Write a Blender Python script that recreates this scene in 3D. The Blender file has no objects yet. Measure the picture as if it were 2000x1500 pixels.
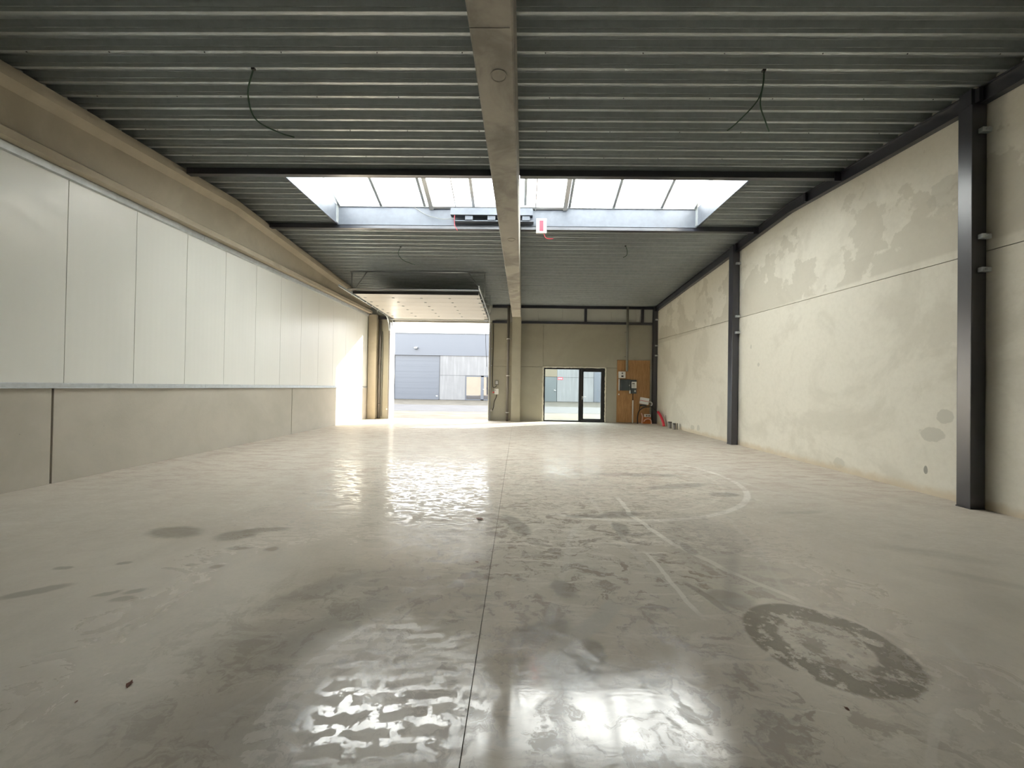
import bpy, bmesh, math, random
from mathutils import Vector, Matrix
random.seed(7)
C = bpy.context.scene.collection
S = bpy.context.scene

# ---------------------------------------------------------------- camera
H = 1.37
cam = bpy.data.cameras.new('camera'); cam.sensor_width = 36; cam.lens = 760/2000*36; cam.clip_end = 500; cam.clip_start = .05
co = bpy.data.objects.new('camera', cam); C.objects.link(co); S.camera = co
rho = .016
_u = 12*math.cos(rho)+7*math.sin(rho); _v = -12*math.sin(rho)+7*math.cos(rho)
yaw, pitch = math.atan(_u/760), math.atan(_v/760)
fw = Vector((-math.sin(yaw)*math.cos(pitch), math.cos(yaw)*math.cos(pitch), math.sin(pitch)))
r0 = Vector((math.cos(yaw), math.sin(yaw), 0)); u0 = r0.cross(fw)
Rr = r0*math.cos(rho)+u0*math.sin(rho); Ur = -r0*math.sin(rho)+u0*math.cos(rho)
m = Matrix((Rr, Ur, -fw)).transposed().to_4x4(); m.translation = (0, 0, H); co.matrix_world = m

# ---------------------------------------------------------------- world, sun, exposure
w = bpy.data.worlds.new('hazy_sky'); S.world = w; w.use_nodes = True
wn = w.node_tree.nodes; wl = w.node_tree.links
bgn = wn['Background']; bgn.inputs['Strength'].default_value = 1.0
wtc = wn.new('ShaderNodeTexCoord'); wsep = wn.new('ShaderNodeSeparateXYZ'); wr = wn.new('ShaderNodeValToRGB')
wl.new(wtc.outputs['Generated'], wsep.inputs[0]); wl.new(wsep.outputs['Z'], wr.inputs[0]); wl.new(wr.outputs[0], bgn.inputs['Color'])
wr.color_ramp.elements[0].position = 0; wr.color_ramp.elements[0].color = (1.0, .98, .94, 1)
wr.color_ramp.elements[1].position = .8; wr.color_ramp.elements[1].color = (.80, .89, .98, 1)
sun = bpy.data.lights.new('sun', 'SUN'); sun.energy = 3.8; sun.angle = math.radians(.6); sun.color = (1, .90, .76)
so = bpy.data.objects.new('sun', sun); C.objects.link(so)
so.rotation_euler = Vector((-.78, -.526, -.335)).to_track_quat('-Z', 'Y').to_euler(); so.location = (20, 30, 15)
def portal(name, loc, direction, sx, sy):
    l = bpy.data.lights.new(name, 'AREA'); l.shape = 'RECTANGLE'; l.size = sx; l.size_y = sy; l.cycles.is_portal = True
    o = bpy.data.objects.new(name, l); C.objects.link(o); o.location = loc
    o.rotation_euler = Vector(direction).to_track_quat('-Z', 'Z').to_euler(); return o
portal('gate_portal', (-3.26, 16.45, 2.0), (0, -1, 0), 4.1, 4.1)
portal('door_portal', (2.3, 16.45, 1.15), (0, -1, 0), 2.5, 2.3)
S.view_settings.view_transform = 'Standard'; S.view_settings.look = 'None'
S.view_settings.exposure = 3.48; S.view_settings.gamma = 1; S.view_settings.use_curve_mapping = False
S.cycles.use_denoising = True
S.cycles.max_bounces = 10; S.cycles.diffuse_bounces = 6; S.cycles.glossy_bounces = 4
S.cycles.sample_clamp_indirect = 12

# ---------------------------------------------------------------- materials
class NT:
    def __init__(s, name):
        s.m = bpy.data.materials.new(name); s.m.use_nodes = True
        s.n = s.m.node_tree.nodes; s.l = s.m.node_tree.links; s.b = s.n['Principled BSDF']
    def put(s, inp, v):
        if isinstance(v, (int, float)): inp.default_value = v
        elif isinstance(v, tuple): inp.default_value = v if len(v) == len(inp.default_value) else (*v, 1)
        else: s.l.new(v, inp)
    def math(s, op, a, b=0.0, c=0.0, clamp=False):
        n = s.n.new('ShaderNodeMath'); n.operation = op; n.use_clamp = clamp
        for i, v in enumerate((a, b, c)): s.put(n.inputs[i], v)
        return n.outputs[0]
    def vmath(s, op, a, b=(0, 0, 0), out=0, scale=None):
        n = s.n.new('ShaderNodeVectorMath'); n.operation = op; s.put(n.inputs[0], a); s.put(n.inputs[1], b)
        if scale is not None: s.put(n.inputs[3], scale)
        return n.outputs[out]
    def obj(s): return s.n.new('ShaderNodeTexCoord').outputs['Object']
    def geo(s): return s.n.new('ShaderNodeNewGeometry').outputs['Position']
    def noise(s, vec, scale, detail=4, rough=.55, out=0, dist=0.0):
        n = s.n.new('ShaderNodeTexNoise'); s.put(n.inputs['Vector'], vec); n.inputs['Scale'].default_value = scale
        n.inputs['Detail'].default_value = detail; n.inputs['Roughness'].default_value = rough; n.inputs['Distortion'].default_value = dist
        return n.outputs[out]
    def voro(s, vec, scale, out='Color'):
        n = s.n.new('ShaderNodeTexVoronoi'); s.put(n.inputs['Vector'], vec); n.inputs['Scale'].default_value = scale
        return n.outputs[out]
    def wave(s, vec, scale, axis='X', dist=0.0):
        n = s.n.new('ShaderNodeTexWave'); s.put(n.inputs['Vector'], vec); n.inputs['Scale'].default_value = scale
        n.bands_direction = axis; n.inputs['Distortion'].default_value = dist; return n.outputs['Fac']
    def ramp(s, v, lo, hi, a=0.0, b=1.0):
        n = s.n.new('ShaderNodeMapRange'); n.interpolation_type = 'SMOOTHSTEP'
        s.put(n.inputs['Value'], v); n.inputs['From Min'].default_value = lo; n.inputs['From Max'].default_value = hi
        n.inputs['To Min'].default_value = a; n.inputs['To Max'].default_value = b; return n.outputs[0]
    def mix(s, f, a, b):
        n = s.n.new('ShaderNodeMix'); n.data_type = 'RGBA'; s.put(n.inputs[0], f); s.put(n.inputs[6], a); s.put(n.inputs[7], b); return n.outputs[2]
    def scl(s, vec, sc): return s.vmath('MULTIPLY', vec, sc)
    def bump(s, h, strength=.2, dist=.01):
        n = s.n.new('ShaderNodeBump'); s.put(n.inputs['Height'], h); n.inputs['Strength'].default_value = strength; n.inputs['Distance'].default_value = dist
        s.l.new(n.outputs[0], s.b.inputs['Normal'])
    def out(s, col=None, rough=None, metal=None, spec=None):
        if col is not None: s.put(s.b.inputs['Base Color'], col)
        if rough is not None: s.put(s.b.inputs['Roughness'], rough)
        if metal is not None: s.put(s.b.inputs['Metallic'], metal)
        if spec is not None: s.put(s.b.inputs['Specular IOR Level'], spec)
        return s.m

def plain(name, col, rough=.5, metal=0.0, var=.12, scale=8, bump=0.0):
    t = NT(name); p = t.geo(); n = t.noise(p, scale, 3)
    dk = tuple(c*(1-var) for c in col); lt = tuple(min(1, c*(1+var)) for c in col)
    if bump: t.bump(t.noise(p, scale*12, 3), bump, .004)
    return t.out(t.mix(n, dk, lt), rough, metal)

def concrete(name, base, stain, scale=1.0, contrast=.5, rough=.85, streak=False, pits=True, bump=.25):
    t = NT(name); p = t.geo()
    big = t.ramp(t.noise(p, .55*scale, 5, .6, dist=.6), .42, .62)
    mid = t.noise(p, 3.5*scale, 6, .65)
    col = t.mix(t.math('MULTIPLY', big, contrast), base, stain)
    col = t.mix(t.ramp(mid, .3, .75, 0, .35), col, tuple(c*.82 for c in base))
    if streak:
        st = t.ramp(t.noise(t.scl(p, (3.0, 3.0, .25)), 1.2, 5), .45, .7, 0, .5); col = t.mix(st, col, tuple(min(1, c*1.35) for c in base))
    if pits:
        v = t.voro(p, 9*scale, 'Distance'); sel = t.noise(p, 2.1, 2)
        pit = t.math('MULTIPLY', t.ramp(v, .03, .07, 1, 0), t.ramp(sel, .55, .6)); col = t.mix(t.math('MULTIPLY', pit, .5), col, tuple(c*.45 for c in base))
    t.bump(t.noise(p, 30*scale, 6, .7), bump, .006)
    return t.out(col, rough)

M = {}
M['wall_conc'] = None
def right_wall_mat():
    t = NT('pale_concrete'); p = t.geo(); sep = t.n.new('ShaderNodeSeparateXYZ'); t.l.new(p, sep.inputs[0]); Y, Z = sep.outputs[1], sep.outputs[2]
    base = (.68, .65, .56); dark = (.49, .46, .38)
    wob = t.noise(p, 1.3, 5, .6)
    big = t.ramp(t.noise(p, .7, 6, .62, dist=.8), .47, .6)
    col = t.mix(t.math('MULTIPLY', big, .38), base, dark)
    # damp area with a clear edge in the upper panel
    d1 = t.math('ADD', t.math('MULTIPLY', t.math('SUBTRACT', wob, .5), 2.6), t.math('MULTIPLY', t.math('SUBTRACT', Z, 3.85), -.35))
    band = t.math('MULTIPLY', t.ramp(d1, -.05, .03), t.ramp(Z, 3.2, 3.25))
    col = t.mix(t.math('MULTIPLY', band, .5), col, (.46, .43, .35))
    # patches of filler near the first column
    def patch(cy, cz, ry, rz, s, c=(.40, .39, .33)):
        nonlocal col
        a = t.math('DIVIDE', t.math('SUBTRACT', Y, cy), ry); b = t.math('DIVIDE', t.math('SUBTRACT', Z, cz), rz)
        d = t.math('ADD', t.math('ADD', t.math('MULTIPLY', a, a), t.math('MULTIPLY', b, b)), t.math('MULTIPLY', t.math('SUBTRACT', t.noise(p, 9, 3), .5), 1.6))
        col = t.mix(t.math('MULTIPLY', t.ramp(d, .75, 1.0, 1, 0), s), col, c)
    patch(5.22, 1.08, .11, .10, .5); patch(5.38, .83, .17, .10, .5); patch(5.45, .33, .03, .06, .8, (.2, .2, .17)); patch(6.9, .14, .13, .1, .4)
    patch(5.2, 4.05, .25, .22, .35); patch(12.6, .18, .15, .09, .5); patch(12.2, .2, .1, .1, .5); patch(9.2, 2.0, .05, .05, .6); patch(9.5, 2.45, .03, .06, .6)
    # rusty splash along the foot
    foot = t.math('ADD', Z, t.math('MULTIPLY', t.noise(p, 5, 4), -.16))
    col = t.mix(t.ramp(foot, -.05, .08, .55, 0), col, (.52, .40, .24))
    fine = t.noise(p, 14, 6, .7); col = t.mix(t.ramp(fine, .35, .8, 0, .25), col, dark)
    t.bump(t.noise(p, 24, 6, .7), .25, .006)
    return t.out(col, .8)
M['rwall'] = right_wall_mat()
M['plinth'] = concrete('grey_plinth_concrete', (.50, .465, .395), (.41, .385, .315), .8, .6, .9, bump=.35)
M['backconc'] = concrete('grey_wall_concrete', (.41, .385, .305), (.35, .325, .25), .9, .6, .9)
M['beamconc'] = concrete('precast_beam_concrete', (.46, .405, .31), (.35, .305, .225), 1.3, .6, .85)
M['cbeam'] = concrete('mottled_beam_concrete', (.40, .37, .315), (.19, .175, .15), 2.2, .8, .85)
M['farconc'] = concrete('streaked_facade_concrete', (.14, .14, .142), (.105, .105, .108), .4, .5, .9, streak=True, pits=False)
M['ourfacade'] = concrete('pale_facade_concrete', (.36, .33, .27), (.30, .27, .22), .5, .5, .9, pits=False)
M['steel'] = plain('dark_blue_grey_paint', (.022, .023, .034), .28, 0, .1)
M['steel'].node_tree.nodes['Principled BSDF'].inputs['Specular IOR Level'].default_value = .95
M['dirty_steel'] = plain('dark_grey_paint', (.03, .03, .04), .45, 0, .1)
M['galv'] = plain('galvanised_steel', (.52, .55, .56), .42, .55, .22, 14)
M['curb'] = plain('galvanised_curb_sheet', (.115, .128, .150), .5, .35, .2, 9)
M['galvdull'] = plain('dull_galvanised_steel', (.36, .38, .38), .5, .5, .2, 10)
M['alu'] = plain('aluminium', (.62, .62, .61), .35, .7, .08)
def deck_mat():
    t = NT('galvanised_deck'); p = t.geo()
    s1 = t.noise(t.scl(p, (.35, 22, 22)), 1, 4); s2 = t.noise(p, 9, 5, .7)
    col = t.mix(s1, (.325, .355, .355), (.42, .45, .45)); col = t.mix(t.ramp(s2, .35, .7, 0, .35), col, (.27, .29, .28))
    return t.out(col, t.ramp(s2, .3, .7, .32, .44), .55)
M['deck'] = deck_mat()
def white_panel():
    t = NT('white_sandwich_panel'); p = t.geo()
    h = t.wave(p, 3.2, 'Y'); t.bump(h, .12, .003)
    n = t.noise(t.scl(p, (1, 1.5, .3)), 2, 4)
    return t.out(t.mix(n, (.73, .73, .68), (.78, .78, .725)), .33, 0, .5)
M['panel'] = white_panel()
M['doorpanel'] = plain('white_door_panel', (.50, .48, .44), .4, 0, .04, 3)
M['backpanel'] = plain('grey_white_cladding', (.55, .55, .50), .45, 0, .05, 3)
M['white'] = plain('white_plastic', (.75, .74, .70), .4, 0, .03)
M['foam'] = plain('pale_foam_seal', (.72, .69, .58), .9, 0, .1, 30, .3)
M['black'] = plain('black_frame_paint', (.012, .013, .014), .3, 0, .1)
M['rubber'] = plain('black_rubber', (.02, .018, .016), .6, 0, .1)
M['red'] = plain('red_plastic', (.62, .03, .05), .4, 0, .05)
M['redmark'] = plain('red_mark', (.85, .02, .05), .4, 0, .03)
M['greybox'] = plain('dark_grey_plastic', (.055, .07, .075), .35, 0, .08)
M['greypipe'] = plain('grey_brown_plastic_pipe', (.16, .145, .13), .45, 0, .08)
M['greytube'] = plain('grey_duct_plastic', (.20, .20, .17), .45, 0, .08)
M['green'] = plain('green_cable', (.05, .10, .06), .5, 0, .1)
M['pink'] = plain('pale_pink_flex_tube', (.72, .45, .36), .5, 0, .1)
M['orange'] = plain('orange_plastic', (.50, .15, .03), .5, 0, .1)
M['stone'] = plain('grey_stub_plastic', (.22, .20, .18), .6, 0, .1)
M['floodwhite'] = plain('lamp_lens_white', (.85, .85, .82), .3, 0, .02)
def wood():
    t = NT('brown_plywood'); p = t.geo()
    g = t.noise(t.scl(p, (9, 9, 1.1)), 2.2, 6, .6); col = t.mix(t.ramp(g, .3, .7), (.33, .165, .055), (.46, .255, .10))
    t.bump(g, .1, .003); return t.out(col, .6)
M['wood'] = wood()
def facade_blue(name, ax, sc):
    t = NT(name); p = t.geo(); h = t.wave(p, sc, ax); t.bump(h, .1, .01)
    n = t.noise(p, .5, 3); return t.out(t.mix(n, (.064, .072, .088), (.072, .080, .096)), .45)
M['bluev'] = facade_blue('slate_blue_cladding', 'X', 1.2); M['blueh'] = facade_blue('slate_blue_door', 'Z', .9)
M['greydoor'] = plain('grey_door_paint', (.065, .075, .08), .4)
M['beigewall'] = plain('beige_render', (.12, .10, .07), .8)
def glass(name, tint=(.92, .97, .96)):
    t = NT(name); n = t.n; n.remove(t.b); tr = n.new('ShaderNodeBsdfTransparent'); tr.inputs[0].default_value = (*tint, 1)
    gl = n.new('ShaderNodeBsdfGlossy'); gl.inputs['Roughness'].default_value = .02
    lw = n.new('ShaderNodeLayerWeight'); lw.inputs[0].default_value = .5; fc = t.math('MULTIPLY_ADD', t.math('POWER', lw.outputs['Facing'], 5.0), .8, .04); mx = n.new('ShaderNodeMixShader')
    t.l.new(fc, mx.inputs[0]); t.l.new(tr.outputs[0], mx.inputs[1]); t.l.new(gl.outputs[0], mx.inputs[2]); t.l.new(mx.outputs[0], n['Material Output'].inputs[0]); return t.m
M['glass'] = glass('clear_glass')
def opal():
    t = NT('opal_polycarbonate'); n = t.n; n.remove(t.b); tl = n.new('ShaderNodeBsdfTranslucent'); tl.inputs[0].default_value = (.93, .94, .93, 1)
    tr = n.new('ShaderNodeBsdfTransparent'); tr.inputs[0].default_value = (.9, .9, .9, 1); mx = n.new('ShaderNodeMixShader'); mx.inputs[0].default_value = .06
    t.l.new(tl.outputs[0], mx.inputs[1]); t.l.new(tr.outputs[0], mx.inputs[2]); t.l.new(mx.outputs[0], n['Material Output'].inputs[0]); return t.m
M['opal'] = opal()
def refl_glass():
    t = NT('reflective_door_glass'); return t.out((.03, .03, .035), .04, 0, 1.0)
M['farglass'] = refl_glass(); M['farglass'].node_tree.nodes['Principled BSDF'].inputs['IOR'].default_value = 2.0

def floor_mat():
    t = NT('polished_concrete_floor'); P = t.geo()
    flat = t.scl(P, (1, 1, 0))
    wv = t.vmath('SUBTRACT', t.noise(flat, 5.0, 4, .6, out=1), (.5, .5, .5)); warp = t.vmath('ADD', flat, t.scl(wv, (.10, .10, 0)))
    wv2 = t.vmath('SUBTRACT', t.noise(flat, 1.6, 3, .6, out=1), (.5, .5, .5)); warp2 = t.vmath('ADD', flat, t.scl(wv2, (.16, .16, 0)))
    n_big = t.noise(flat, .45, 4, .6); n_mid = t.noise(flat, 2.2, 6, .65, dist=.8); n_fine = t.noise(flat, 40, 3, .6)
    base, lite, dark = (.56, .505, .425), (.66, .61, .53), (.27, .25, .225)
    col = t.mix(t.ramp(n_big, .3, .7), base, (.57, .525, .45))
    col = t.mix(t.ramp(n_mid, .35, .72, .0, .45), col, (.45, .405, .34))
    # pinkish efflorescence far down the hall
    sep = t.n.new('ShaderNodeSeparateXYZ'); t.l.new(P, sep.inputs[0]); X, Y = sep.outputs[0], sep.outputs[1]
    def disc(cx, cy, rx, ry, rot=0, vec=warp, soft=.25):
        mp = t.n.new('ShaderNodeMapping'); mp.vector_type = 'TEXTURE'; t.l.new(vec, mp.inputs[0])
        mp.inputs['Location'].default_value = (cx, cy, 0); mp.inputs['Rotation'].default_value = (0, 0, math.radians(rot)); mp.inputs['Scale'].default_value = (rx, ry, 1)
        return t.ramp(t.vmath('LENGTH', mp.outputs[0], out=1), 1-soft, 1+soft, 1, 0)
    def seg(x0, y0, x1, y1, wd, vec=warp2):
        L = math.hypot(x1-x0, y1-y0); return_rot = math.degrees(math.atan2(y1-y0, x1-x0))
        mp = t.n.new('ShaderNodeMapping'); mp.vector_type = 'TEXTURE'; t.l.new(vec, mp.inputs[0])
        mp.inputs['Location'].default_value = ((x0+x1)/2, (y0+y1)/2, 0); mp.inputs['Rotation'].default_value = (0, 0, math.radians(return_rot))
        s2 = t.n.new('ShaderNodeSeparateXYZ'); t.l.new(mp.outputs[0], s2.inputs[0])
        return t.math('MULTIPLY', t.ramp(t.math('ABSOLUTE', s2.outputs[1]), wd*.6, wd, 1, 0), t.ramp(t.math('ABSOLUTE', s2.outputs[0]), L/2-.08, L/2+.08, 1, 0))
    def arc(cx, cy, r, wd, vec, a0=None, a1=None, soft=.5):
        mp = t.n.new('ShaderNodeMapping'); t.l.new(vec, mp.inputs[0]); mp.inputs['Location'].default_value = (-cx, -cy, 0)
        d = t.math('ABSOLUTE', t.math('SUBTRACT', t.vmath('LENGTH', mp.outputs[0], out=1), r)); msk = t.ramp(d, wd*soft, wd, 1, 0)
        if a0 is not None:
            s2 = t.n.new('ShaderNodeSeparateXYZ'); t.l.new(mp.outputs[0], s2.inputs[0]); an = t.math('ARCTAN2', s2.outputs[1], s2.outputs[0])
            msk = t.math('MULTIPLY', msk, t.math('MULTIPLY', t.ramp(an, math.radians(a0)-.06, math.radians(a0)+.06), t.ramp(an, math.radians(a1)-.06, math.radians(a1)+.06, 1, 0)))
        return msk
    # mottled trowel and drag marks in the middle of the hall
    zone = t.math('MAXIMUM', disc(.45, 2.9, 1.5, 2.2, 0, warp2, .5), t.math('MULTIPLY', disc(-.6, 1.9, 1.1, 1.1, 0, warp2, .5), .6))
    st1 = t.noise(t.vmath('ADD', warp, t.scl(wv, (.25, .25, 0))), 3.4, 6, .7, dist=1.6)
    brush = t.n.new('ShaderNodeMapping'); t.l.new(warp, brush.inputs[0]); brush.inputs['Rotation'].default_value = (0, 0, math.radians(38)); brush.inputs['Scale'].default_value = (2.2, 11, 1)
    st2 = t.noise(brush.outputs[0], 1.3, 5, .65, dist=.5)
    brush2 = t.n.new('ShaderNodeMapping'); t.l.new(warp, brush2.inputs[0]); brush2.inputs['Rotation'].default_value = (0, 0, math.radians(-24)); brush2.inputs['Scale'].default_value = (2.0, 9, 1)
    st3 = t.noise(brush2.outputs[0], 1.3, 5, .65, dist=.5)
    zd = t.math('MULTIPLY', zone, t.ramp(st1, .49, .59, 0, .95)); zl = t.math('MULTIPLY', zone, t.ramp(st2, .53, .62, 0, .75)); zl2 = t.math('MULTIPLY', zone, t.ramp(st3, .57, .67, 0, .45))
    col = t.mix(zd, col, (.32, .275, .225)); col = t.mix(zl, col, lite); col = t.mix(zl2, col, (.33, .305, .275))
    def lay(mask, k, c):
        nonlocal col
        col = t.mix(t.math('MULTIPLY', mask, k), col, c)
    # dark ring where a machine turned
    brk = t.noise(flat, 9, 5, .7); brk2 = t.ramp(t.math('ADD', brk, t.math('MULTIPLY', st1, .4)), .60, .66)
    lay(t.math('MULTIPLY', arc(1.70, 2.17, .30, .10, flat, soft=.75), t.ramp(brk, .40, .50)), .9, (.15, .125, .095))
    lay(t.math('MULTIPLY', disc(1.72, 2.08, .34, .32, 0, flat, .05), t.ramp(brk, .52, .56)), .7, (.22, .19, .15))
    lay(arc(1.70, 2.17, .39, .022, warp, -20, 75), .6, lite)
    # long pale wheel arcs
    lay(arc(1.2, 6.2, 2.1, .05, flat, -112, 30), .6, (.76, .72, .65)); lay(arc(1.2, 6.2, 1.82, .035, flat, -70, 10), .4, lite)
    for a in ((1.28, 4.95, 1.25, 4.3, .035), (1.25, 4.3, 1.38, 3.6, .035), (1.38, 3.6, 1.64, 3.0, .032), (1.64, 3.0, 1.88, 2.6, .028), (1.09, 3.3, 1.14, 2.42, .022)): lay(seg(*a), .75, (.76, .72, .64))
    for a in ((2.29, 4.28, 2.12, 3.5, .02), (2.12, 3.5, 1.87, 2.7, .02),
              (3.25, 6.4, 3.6, 5.0, .04), (2.3, 7.5, 3.2, 5.9, .04), (.9, 4.9, 1.02, 2.9, .03), (.6, 3.9, .2, 2.3, .03), (-.55, 2.7, -1.2, 1.6, .02), (-.35, 2.5, -.95, 1.45, .02), (1.9, 1.75, 1.5, 1.45, .02), (2.4, 2.2, 2.2, 1.6, .02)): lay(seg(*a), .35, (.62, .585, .53))
    lay(seg(.06, 1.85, .66, 2.52, .07), .5, (.47, .45, .41)); lay(seg(.35, 2.0, .75, 1.7, .03), .5, lite)
    lay(disc(1.75, 3.5, .38, .9, -10, flat, .15), .28, (.33, .31, .28))
    for a in ((1.13, 4.28, .22, .10, 10), (1.03, 3.86, .08, .18, 0), (.33, 2.68, .08, .13, 20), (.15, 2.2, .2, .09, 30), (.42, 2.05, .06, .10, 10), (.75, 4.2, .22, .06, 0), (1.5, 3.4, .05, .12, 0), (1.42, 2.6, .14, .10, -20), (.0, 3.9, .1, .3, 20), (1.28, 2.62, .03, .2, 20), (2.3, 5.6, .5, .12, 20), (2.75, 5.2, .2, .1, 10), (1.9, 6.3, .7, .12, 0), (.28, 1.9, .16, .12, 60)):
        lay(disc(*a), .55, (.235, .215, .185))
    for a in ((3.64, 3.4, .35, .09, -25), (3.5, 2.95, .30, .07, -35), (3.3, 2.5, .25, .25, 0), (3.25, 4.5, .3, .05, 10)): lay(disc(*a, vec=warp2, soft=.6), .3, (.26, .25, .20))
    for a in ((-3.11, 3.52, .25, .13, -8), (-2.52, 3.48, .17, .12, 15), (-2.35, 3.62, .22, .06, 10), (-3.11, 2.48, .16, .055, 35), (-2.49, 2.52, .06, .035, 25), (-2.47, 2.42, .065, .04, 20), (-2.63, 2.48, .07, .03, 40), (-2.23, 2.87, .05, .03, 10), (-2.02, 3.2, .06, .04, 0), (-2.42, 2.9, .04, .025, 0), (-2.3, 3.2, .1, .03, 0), (-3.3, 2.8, .06, .03, 0), (-2.95, 2.9, .05, .03, 0)):
        lay(disc(*a, soft=.3), .85, (.29, .255, .20))
    for a in ((-1.35, 2.55, .30, .10, 50), (-1.36, 2.0, .22, .22, 0), (-1.0, 2.25, .12, .35, -30), (-1.15, 1.55, .5, .2, 0)): lay(disc(*a, vec=warp2, soft=.6), .33, (.27, .255, .235))
    # faint reddish cure marks further away
    far = t.math('MULTIPLY', t.ramp(Y, 3.6, 6.5, 0, .85), t.ramp(t.noise(t.scl(flat, (1, 2.6, 1)), 2.2, 7, .75), .46, .60)); col = t.mix(far, col, (.45, .375, .315))
    col = t.mix(t.math('MULTIPLY', t.ramp(n_fine, .4, .8), .12), col, dark)
    # gloss: sealed patches are shiny, scuffed ones dull
    br = t.n.new('ShaderNodeTexBrick'); mpb = t.n.new('ShaderNodeMapping'); t.l.new(t.vmath('ADD', warp, t.scl(wv, (.14, .05, 0))), mpb.inputs[0]); mpb.inputs['Rotation'].default_value = (0, 0, math.radians(-4)); t.l.new(mpb.outputs[0], br.inputs['Vector'])
    br.inputs['Scale'].default_value = 1.0; br.inputs['Mortar Size'].default_value = .022; br.inputs['Mortar Smooth'].default_value = .4; br.inputs['Brick Width'].default_value = .24; br.inputs['Row Height'].default_value = .085
    leftz = t.math('MULTIPLY', disc(-.62, 1.7, .42, .55, 0, warp, .25), t.ramp(n_mid, .35, .45))
    rg = t.ramp(t.noise(warp, 3.0, 7, .7, dist=1.0), .35, .65, .06, .17)
    rg = t.math('ADD', rg, t.math('MULTIPLY', t.math('MAXIMUM', t.math('SUBTRACT', 1.0, br.outputs['Fac']), t.ramp(t.noise(flat, 16, 4, .7), .50, .60)), t.math('MULTIPLY', leftz, .34)))
    rg = t.math('ADD', rg, t.ramp(t.math('ADD', t.math('ABSOLUTE', X), t.math('MULTIPLY', Y, -.22)), .9, 2.2, 0, .22)); rg = t.math('ADD', rg, t.math('MULTIPLY', zd, .12))
    wr = t.noise(t.scl(flat, (1.6, 4.5, 1)), 4.2, 6, .72, dist=1.4)
    rg = t.math('ADD', rg, t.math('MULTIPLY', t.ramp(Y, 2.8, 4.0), t.ramp(wr, .44, .54, .0, .30)))
    hb = t.math('ADD', t.noise(t.scl(flat, (1, 2.2, 1)), 7, 4, .6), t.math('MULTIPLY', t.math('MULTIPLY', wr, t.ramp(Y, 2.8, 4.2, 0, 1.0)), 1.1)); t.bump(hb, .10, .004)
    spl = t.math('MAXIMUM', t.ramp(Y, 2.6, 4.2, .7, .10), t.math('MULTIPLY', t.ramp(wr, .42, .50, 1, 0), .35))
    cov = t.math('MAXIMUM', t.ramp(Y, 2.6, 4.4, 1, .20), t.math('MULTIPLY', t.ramp(wr, .44, .53, 1, 0), t.math('MULTIPLY', t.ramp(t.math('ABSOLUTE', X), 1.8, 3.8, .95, .3), t.ramp(Y, 5.5, 8.5, 1, .28))))
    df = t.n.new('ShaderNodeBsdfDiffuse'); t.put(df.inputs[0], col); mx = t.n.new('ShaderNodeMixShader'); t.put(mx.inputs[0], cov)
    t.l.new(df.outputs[0], mx.inputs[1]); t.l.new(t.b.outputs[0], mx.inputs[2]); t.l.new(mx.outputs[0], t.n['Material Output'].inputs[0])
    return t.out(col, rg, 0, spl)
M['floor'] = floor_mat()
M['jointfill'] = plain('dark_joint_filler', (.17, .14, .11), .9)
def ground(name, a, b, sc, rough=.95):
    t = NT(name); p = t.geo(); n = t.noise(t.scl(p, (1, 2.2, 1)), sc, 6, .65); t.bump(t.noise(p, 8, 5), .4, .03)
    return t.out(t.mix(t.ramp(n, .38, .62), a, b), rough, 0, .15)
M['sand'] = ground('sandy_verge', (.055, .047, .037), (.085, .073, .057), .9); M['asphalt'] = ground('grey_asphalt', (.036, .036, .039), (.045, .045, .048), .9)

# ---------------------------------------------------------------- mesh helpers
def bx(bm, x0, x1, y0, y1, z0, z1):
    v = [bm.verts.new((x, y, z)) for x in (x0, x1) for y in (y0, y1) for z in (z0, z1)]
    for f in ((0, 1, 3, 2), (4, 6, 7, 5), (0, 4, 5, 1), (2, 3, 7, 6), (0, 2, 6, 4), (1, 5, 7, 3)): bm.faces.new([v[i] for i in f])
    return v
def prism(bm, pts, place, a, b):      # pts: 2D outline; place(p, q, t) -> xyz
    n = len(pts); A = [bm.verts.new(place(p, q, a)) for p, q in pts]; B = [bm.verts.new(place(p, q, b)) for p, q in pts]
    for i in range(n): bm.faces.new((A[i], A[(i+1) % n], B[(i+1) % n], B[i]))
    bm.faces.new(A); bm.faces.new(B)
def tube(bm, pts, r, seg=8, close=True):
    pts = [Vector(p) for p in pts]; rings = []; prev = None
    for i, p in enumerate(pts):
        d = (pts[min(i+1, len(pts)-1)]-pts[max(i-1, 0)]).normalized()
        if prev is None: n = d.orthogonal().normalized()
        else: n = (prev-d*prev.dot(d)).normalized()
        prev = n; b = d.cross(n); rr = r[i] if isinstance(r, (list, tuple)) else r
        rings.append([bm.verts.new(p+(n*math.cos(2*math.pi*k/seg)+b*math.sin(2*math.pi*k/seg))*rr) for k in range(seg)])
    for a, b in zip(rings, rings[1:]):
        for k in range(seg): f = bm.faces.new((a[k], a[(k+1) % seg], b[(k+1) % seg], b[k])); f.smooth = True
    if close: bm.faces.new(rings[0]); bm.faces.new(rings[-1])
def curve(ctrl, n=10):               # Catmull-Rom through points
    c = [Vector(p) for p in ctrl]; c = [c[0]*2-c[1]]+c+[c[-1]*2-c[-2]]; out = []
    for i in range(1, len(c)-2):
        for k in range(n):
            t = k/n; a, b, d, e = c[i-1], c[i], c[i+1], c[i+2]
            out.append(.5*((2*b)+(d-a)*t+(2*a-5*b+4*d-e)*t*t+(3*b-a-3*d+e)*t**3))
    out.append(c[-2]); return out
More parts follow.
